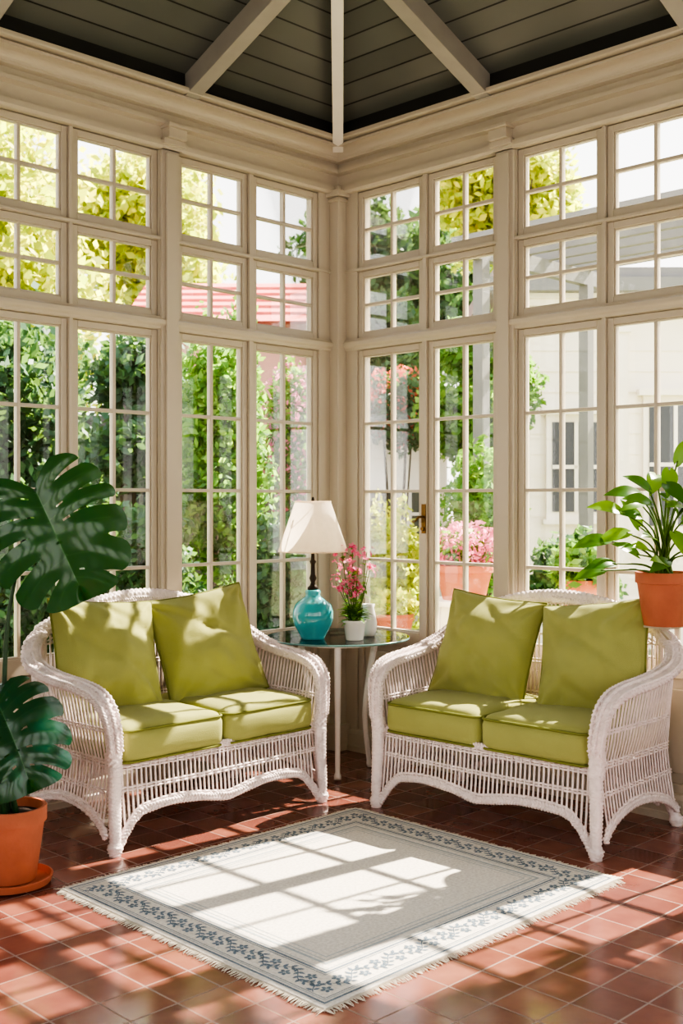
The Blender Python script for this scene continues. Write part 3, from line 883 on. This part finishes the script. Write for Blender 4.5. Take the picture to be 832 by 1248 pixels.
# ------------------------------------------------------------------ garden
GZ = -.12
mb = MB(); mb.box(-12, 30, .13, 30, GZ-.1, GZ); mb.box(.13, 30, -14, .13, GZ-.1, GZ)
obj(mb, 'ground', pm('garden_ground', (140, 134, 110), .95, .25, 3, .4, 30, c2=(130, 144, 94)), smooth=False, kind='structure', label='pale garden paving and lawn outside')
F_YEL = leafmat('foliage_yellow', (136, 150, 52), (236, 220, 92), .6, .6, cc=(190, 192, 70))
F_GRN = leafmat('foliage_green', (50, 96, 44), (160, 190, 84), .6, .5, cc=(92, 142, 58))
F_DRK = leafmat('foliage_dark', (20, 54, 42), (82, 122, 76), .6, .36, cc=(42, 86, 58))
F_PNK = leafmat('foliage_pink', (218, 80, 130), (252, 170, 196), .6, .4, glow=0)
F_RED = leafmat('foliage_red', (184, 66, 52), (232, 116, 88), .6, .4, glow=0)
def leaves(mb, c, rad, n, size, seed, shell=.55):
    r = np.random.default_rng(seed)
    d = r.normal(size=(n, 3)); d /= np.linalg.norm(d, axis=1)[:, None]
    k = shell+(1-shell)*r.random(n)
    lump = 1+.22*np.sin(d[:, 0]*5+seed)*np.cos(d[:, 2]*6+seed*2)+.12*np.sin(d[:, 1]*9+seed)
    p = np.array(c)+d*(k*lump)[:, None]*np.array(rad)
    a = r.normal(size=(n, 3)); a /= np.linalg.norm(a, axis=1)[:, None]
    b = np.cross(a, r.normal(size=(n, 3))); b /= np.linalg.norm(b, axis=1)[:, None]
    s = size*(.6+.8*r.random(n))[:, None]
    q = np.stack([p-a*s, p+b*s*.55, p+a*s, p-b*s*.55], 1).reshape(-1, 3)
    o = len(mb.v)
    mb.v.extend(map(tuple, q.tolist())); mb.f.extend([(o+4*i, o+4*i+1, o+4*i+2, o+4*i+3) for i in range(n)])
    mb.m.extend([0]*n); mb.a.extend(np.repeat(np.clip(r.random(n)*.7+.3*(d[:, 2]*.5+.5), 0, 1), 4).tolist())  # leaf tone: mostly random, lighter towards the top of each clump
def tree(lat, dep, zc, rad, mat, n, size, seed, label, blobs=7, spread=.55, world=None, zs=1.0):
    p = world if world is not None else diag(lat, dep)
    t = thing('garden_tree', (p.x, p.y, GZ), label, 'tree')
    mb = MB(); r = random.Random(seed)
    mb.tube(catmull([(0, 0, 0), (.05, .03, zc*.4), (0, 0, zc)], .3), (.10, .04), 8)
    for k in range(4):
        mb.tube([(0, 0, zc*.6), (r.uniform(-1, 1)*rad*.6, r.uniform(-1, 1)*rad*.6, zc+r.uniform(-.2, .6)*rad)], (.04, .012), 6)
    obj(mb, 'trunk', M_BARK, parent=t)
    mb = MB()
    for k in range(blobs):
        c = (r.uniform(-1, 1)*rad*spread, r.uniform(-1, 1)*rad*spread, zc+r.uniform(-1, 1)*rad*spread*zs)
        leaves(mb, c, (rad*.6,)*3, n//blobs, size, seed*10+k, .3)
    obj(mb, 'canopy', mat, parent=t, attr='tone', smooth=False, kind='stuff')
def bush(lat, dep, z0, z1, w, mat, n, size, seed, label, fl=None, nf=0, name='garden_bush'):
    p = diag(lat, dep)
    t = thing(name, (p.x, p.y, GZ), label, 'bush')
    mb = MB()
    for k in range(7):
        a = 2*PI*k/7; mb.tube([(0, 0, 0), (math.cos(a)*w*.4, math.sin(a)*w*.4, (z0+z1)/2-GZ)], (.02, .006), 5)
    obj(mb, 'branches', M_BARK, parent=t)
    mb = MB(); leaves(mb, (0, 0, (z0+z1)/2-GZ), (w, w, (z1-z0)/2), n, size, seed, .3)
    obj(mb, 'foliage', mat, parent=t, attr='tone', smooth=False, kind='stuff')
    if fl:
        mb = MB(); leaves(mb, (0, 0, (z0+z1)/2-GZ+.05), (w*1.02, w*1.02, (z1-z0)/2), nf, size*.8, seed+50, .75)
        obj(mb, 'blossoms', fl, parent=t, attr='tone', smooth=False, kind='stuff')
tree(-5.5, 15, 5.0, 2.1, F_YEL, 26000, .085, 1, 'sunlit yellow-green tree above the garden', 11)
tree(-3.7, 21, 6.7, 1.8, F_YEL, 20000, .10, 2, 'sunlit yellow-green tree beside the red roof', 10)
tree(-3.25, 10.4, 2.1, 1.1, F_DRK, 22000, .06, 3, 'dark leafy tree outside the tall windows', 12, zs=1.3)
tree(-1.85, 9.9, 2.3, .58, F_DRK, 14000, .05, 4, 'dark leafy small tree outside the tall windows', 10, zs=1.6)
tree(1.25, 22.5, 6.0, 2.0, F_DRK, 22000, .11, 5, 'blue-green tree behind the garden house', 10)
tree(2.85, 19.2, 6.4, 1.25, F_YEL, 15000, .085, 6, 'yellow-green tree beside the white house', 9)
tree(1.40, 11.0, 2.6, .55, F_GRN, 13000, .045, 7, 'green tree outside the french doors', 9, zs=1.6)
tree(.75, 18.0, 3.7, .9, F_DRK, 12000, .07, 8, 'dark green tree outside the french doors', 8, zs=1.4)
tree(0, 0, 6.0, 1.5, F_GRN, 12000, .13, 9, 'unseen tree added to keep sun off the right floor', world=Vector((3.6, -4.75, 0)))  # out of view, put in to block sun from the right-hand floor
bush(-.94, 9.1, .6, 3.0, .38, F_GRN, 12000, .038, 21, 'tall bright green hedge outside the windows')
bush(-.42, 10.3, 1.3, 2.7, .28, F_GRN, 4500, .035, 22, 'climbing pink bougainvillea against the garden wall', F_PNK, 1000)
bush(-.38, 8.3, .1, 1.35, .32, F_DRK, 7000, .038, 23, 'low dark green shrub outside the windows')
bush(.42, 9.2, .30, 1.4, .32, F_YEL, 6500, .03, 24, 'yellow flowering bush outside the french doors')
bush(.62, 12.2, 2.0, 2.85, .45, F_DRK, 5000, .04, 25, 'red flowering shrub in front of the white house', F_RED, 1000)
bush(1.12, 8.9, .6, 1.9, .30, F_GRN, 6500, .034, 26, 'rounded green bush outside the french doors')
bush(1.85, 9.0, .4, 1.2, .33, F_DRK, 5000, .038, 27, 'low green shrub beside the white house')
bush(-2.3, 8.3, .1, 1.5, .42, F_DRK, 9000, .042, 28, 'low dark shrub outside the tall windows')
bush(-1.40, 8.5, .1, 1.4, .34, F_DRK, 7000, .040, 29, 'low dark shrub outside the tall windows')

M_HWHITE = pm('house_white', (238, 229, 216), .8, .03, 2)
M_HPINK = pm('house_pink', (206, 154, 138), .8, .07, 2)
M_ROOF = pm('red_roof', (200, 104, 94), .8, .15, 6, .3, 20)
M_GREY = pm('grey_boards', (98, 94, 90), .8, .12, 4)
M_LGREY = pm('pergola_grey', (118, 116, 114), .6, .08, 5)
M_WDARK = pm('dark_window', (58, 62, 66), .1, .15, 3)
def house(lat, dep, w, d, h, wallm, roofm, name, label, wins=(), roof='gable', rh=.8, ornate=False):
    p = diag(lat, dep); t = thing(name, (p.x, p.y, GZ), label, 'building', rz=-PI/4)
    mb = MB(); mb.box(-w/2, w/2, 0, d, 0, h)
    for x, z0, z1, ww in wins:
        mb.box(x-ww/2-.06, x+ww/2+.06, -.05, 0, z0-.08, z1+.08)
        if ornate:
            mb.box(x-ww/2-.12, x+ww/2+.12, -.12, 0, z1+.08, z1+.15); mb.box(x-ww/2-.10, x+ww/2+.10, -.09, 0, z0-.13, z0-.08)
    mb.box(-w/2-.03, w/2+.03, -.03, d, h-.25, h-.15)
    if ornate:
        for x in (-w/2+.12, -w/2+1.15, -w/2+2.2, -w/2+3.3):
            mb.box(x-.10, x+.10, -.06, 0, 0, h-.25); mb.box(x-.13, x+.13, -.09, 0, h-.40, h-.32)
        mb.box(-w/2-.05, w/2+.05, -.08, 0, h-.12, h-.05); mb.box(-w/2-.08, w/2+.08, -.14, 0, h-.05, h)
        for z in np.arange(.3, h-.45, .22): mb.box(-w/2, w/2, -.012, 0, z, z+.015)
        mb.box(-w/2, w/2, -.05, 0, 0, .35)
    obj(mb, 'walls', wallm, parent=t, smooth=False)
    for x, z0, z1, ww in wins:
        mb = MB(); mb.box(x-ww/2, x+ww/2, -.06, -.045, z0, z1)
        mb.box(x-.02, x+.02, -.075, -.06, z0, z1, 1); mb.box(x-ww/2, x+ww/2, -.075, -.06, (z0+z1)/2-.02, (z0+z1)/2+.02, 1)
        obj(mb, 'house_window', [M_WDARK, wallm], parent=t, smooth=False)
    mb = MB()
    if roof == 'gable':
        e = .3
        vs = [(-w/2-e, -e, h), (w/2+e, -e, h), (w/2+e, d+e, h), (-w/2-e, d+e, h), (-w/2-e, d/2, h+rh), (w/2+e, d/2, h+rh)]
        mb.add(vs, [(0, 1, 5, 4), (2, 3, 4, 5), (0, 4, 3), (1, 2, 5), (0, 3, 2, 1)])
        for k in range(1, 6):
            f_ = k/6; y = -e+(d/2+e)*f_; z = h+rh*f_
            mb.box(-w/2-e, w/2+e, y-.02, y+.02, z-.02, z+.025)
    else:
        mb.box(-w/2-.25, w/2+.25, -.3, d, h, h+.14); mb.box(-w/2-.18, w/2+.18, -.2, d, h+.14, h+.26)
    obj(mb, 'roof', roofm, parent=t, smooth=False)
house(-1.25, 14, 2.2, 3, 3.75, M_HPINK, M_ROOF, 'garden_house', 'pink-walled house with a red tiled roof', ((.6, .9, 2.2, .6), (-.4, .9, 2.2, .6)))
house(.75, 14.2, 1.2, 2, 2.35, M_HWHITE, M_LGREY, 'garden_house', 'small white garden house behind shrubs', ((-.25, 1.1, 1.7, .3), (.3, 1.1, 1.7, .3)), 'flat')
house(4.0, 12, 4.4, 4, 3.75, M_HWHITE, M_LGREY, 'neighbouring_house', 'white neighbouring house with a flat grey eave', ((-1.50, 1.45, 2.4, .5), (-.45, 1.3, 2.6, .55), (.65, 1.3, 2.6, .55)), 'flat', ornate=True)
house(-2.8, 12.0, 2.4, 1.5, 2.2, M_GREY, M_GREY, 'garden_shed', 'grey boarded garden shed with dark windows', ((-.7, .7, 1.8, .4), (0, .7, 1.8, .4), (.7, .7, 1.8, .4)), 'flat')
p = diag(-.8, 11.2); gw = MB(); gw.box(-.8, .8, 0, .2, 0, 1.8)
for x in np.arange(-.7, .8, .2): gw.box(x-.01, x+.01, -.01, 0, 0, 1.8)
o = obj(gw, 'garden_wall', M_GREY, loc=(p.x, p.y, GZ), rot=(0, 0, -PI/4), smooth=False, label='low grey garden wall behind the hedge', category='wall')
def pergola(x0, x1, y0, y1, h, label):
    t = thing('pergola', (0, 0, GZ), label, 'pergola')
    for x in (x0, x1):
        for y in (y0, y1):
            mb = MB(); mb.box(x-.05, x+.05, y-.05, y+.05, 0, h); obj(mb, 'post', M_LGREY, parent=t, smooth=False)
    mb = MB()
    for y in (y0, y1): mb.box(x0-.3, x1+.3, y-.04, y+.04, h, h+.14)
    for x in np.linspace(x0, x1, 6): mb.box(x-.03, x+.03, y0-.3, y1+.3, h+.14, h+.24)
    obj(mb, 'beams', M_LGREY, parent=t, smooth=False)
pergola(-5.2, -1.75, 1.6, 2.6, 3.6, 'grey timber pergola outside the tall windows')
pergola(2.9, 4.5, -.9, 1.2, 3.6, 'grey timber pergola outside the french doors')
def planter(lat, dep, zb, r, h, label, flower, leafm, sz, seed, fr):
    p = diag(lat, dep)
    mb = MB(); mb.box(-.16, .16, -.16, .16, 0, zb-GZ-.03); mb.box(-.19, .19, -.19, .19, zb-GZ-.03, zb-GZ)
    obj(mb, 'plinth', M_HWHITE, loc=(p.x, p.y, GZ), rot=(0, 0, -PI/4), smooth=False, label='white plinth under the terracotta planter', category='plinth')
    t = thing('flower_planter', (p.x, p.y, zb), label, 'planter')
    mb = MB(); mb.lathe(pot_profile(r, h), 36); obj(mb, 'pot', M_TERRA, parent=t, angle=50)
    mb = MB(); leaves(mb, (0, 0, h+fr*.35), (fr, fr, fr*.7), 1200, sz, seed, .3); obj(mb, 'foliage', leafm, parent=t, attr='tone', smooth=False, kind='stuff')
    if flower:
        mb = MB(); leaves(mb, (0, 0, h+fr*.5), (fr, fr, fr*.75), 1300, sz*.8, seed+3, .7); obj(mb, 'blossoms', flower, parent=t, attr='tone', smooth=False, kind='stuff')
planter(.80, 7.2, .82, .19, .22, 'terracotta planter full of pink flowers outside the french doors', F_PNK, F_GRN, .024, 31, .22)
planter(.36, 7.3, .52, .13, .20, 'terracotta pot of yellow-green foliage outside the french doors', None, F_YEL, .03, 33, .14)
planter(1.56, 7.3, .75, .14, .19, 'terracotta pot of green foliage outside the french doors', None, F_GRN, .04, 35, .2)

# ------------------------------------------------------------------ light
sun = bpy.data.lights.new('sun', 'SUN'); sun.energy = 44.0; sun.color = (1, .89, .73); sun.angle = math.radians(.6)
so = bpy.data.objects.new('sun', sun); COL.objects.link(so)
so.rotation_euler = Vector((1, -.12, .97)).to_track_quat('Z', 'Y').to_euler()
w = bpy.data.worlds.new('world'); scene.world = w; w.use_nodes = True
nt = w.node_tree; bg = nt.nodes['Background']
tc = nt.nodes.new('ShaderNodeTexCoord'); sp = nt.nodes.new('ShaderNodeSeparateXYZ'); rp = nt.nodes.new('ShaderNodeValToRGB')
nt.links.new(tc.outputs['Generated'], sp.inputs[0]); nt.links.new(sp.outputs[2], rp.inputs[0]); nt.links.new(rp.outputs[0], bg.inputs[0])
rp.color_ramp.elements[0].color = (1, .94, .85, 1); rp.color_ramp.elements[1].color = (.82, .89, 1, 1); rp.color_ramp.elements[1].position = .8
bg.inputs[1].default_value = 3.5

cam = bpy.data.cameras.new('camera'); co = bpy.data.objects.new('camera', cam); COL.objects.link(co)
co.location = diag(0.02, 0, H); co.rotation_euler = (PI/2, 0, -PI/4)
cam.sensor_width = 36; cam.sensor_fit = 'AUTO'; cam.lens = 1376/1248*36; cam.shift_y = -14/1248; cam.clip_start = .05
cam.dof.use_dof = True; cam.dof.focus_distance = 4.9; cam.dof.aperture_fstop = 4.5
scene.camera = co
scene.view_settings.view_transform = 'AgX'
try: scene.view_settings.look = 'AgX - High Contrast'
except Exception: pass
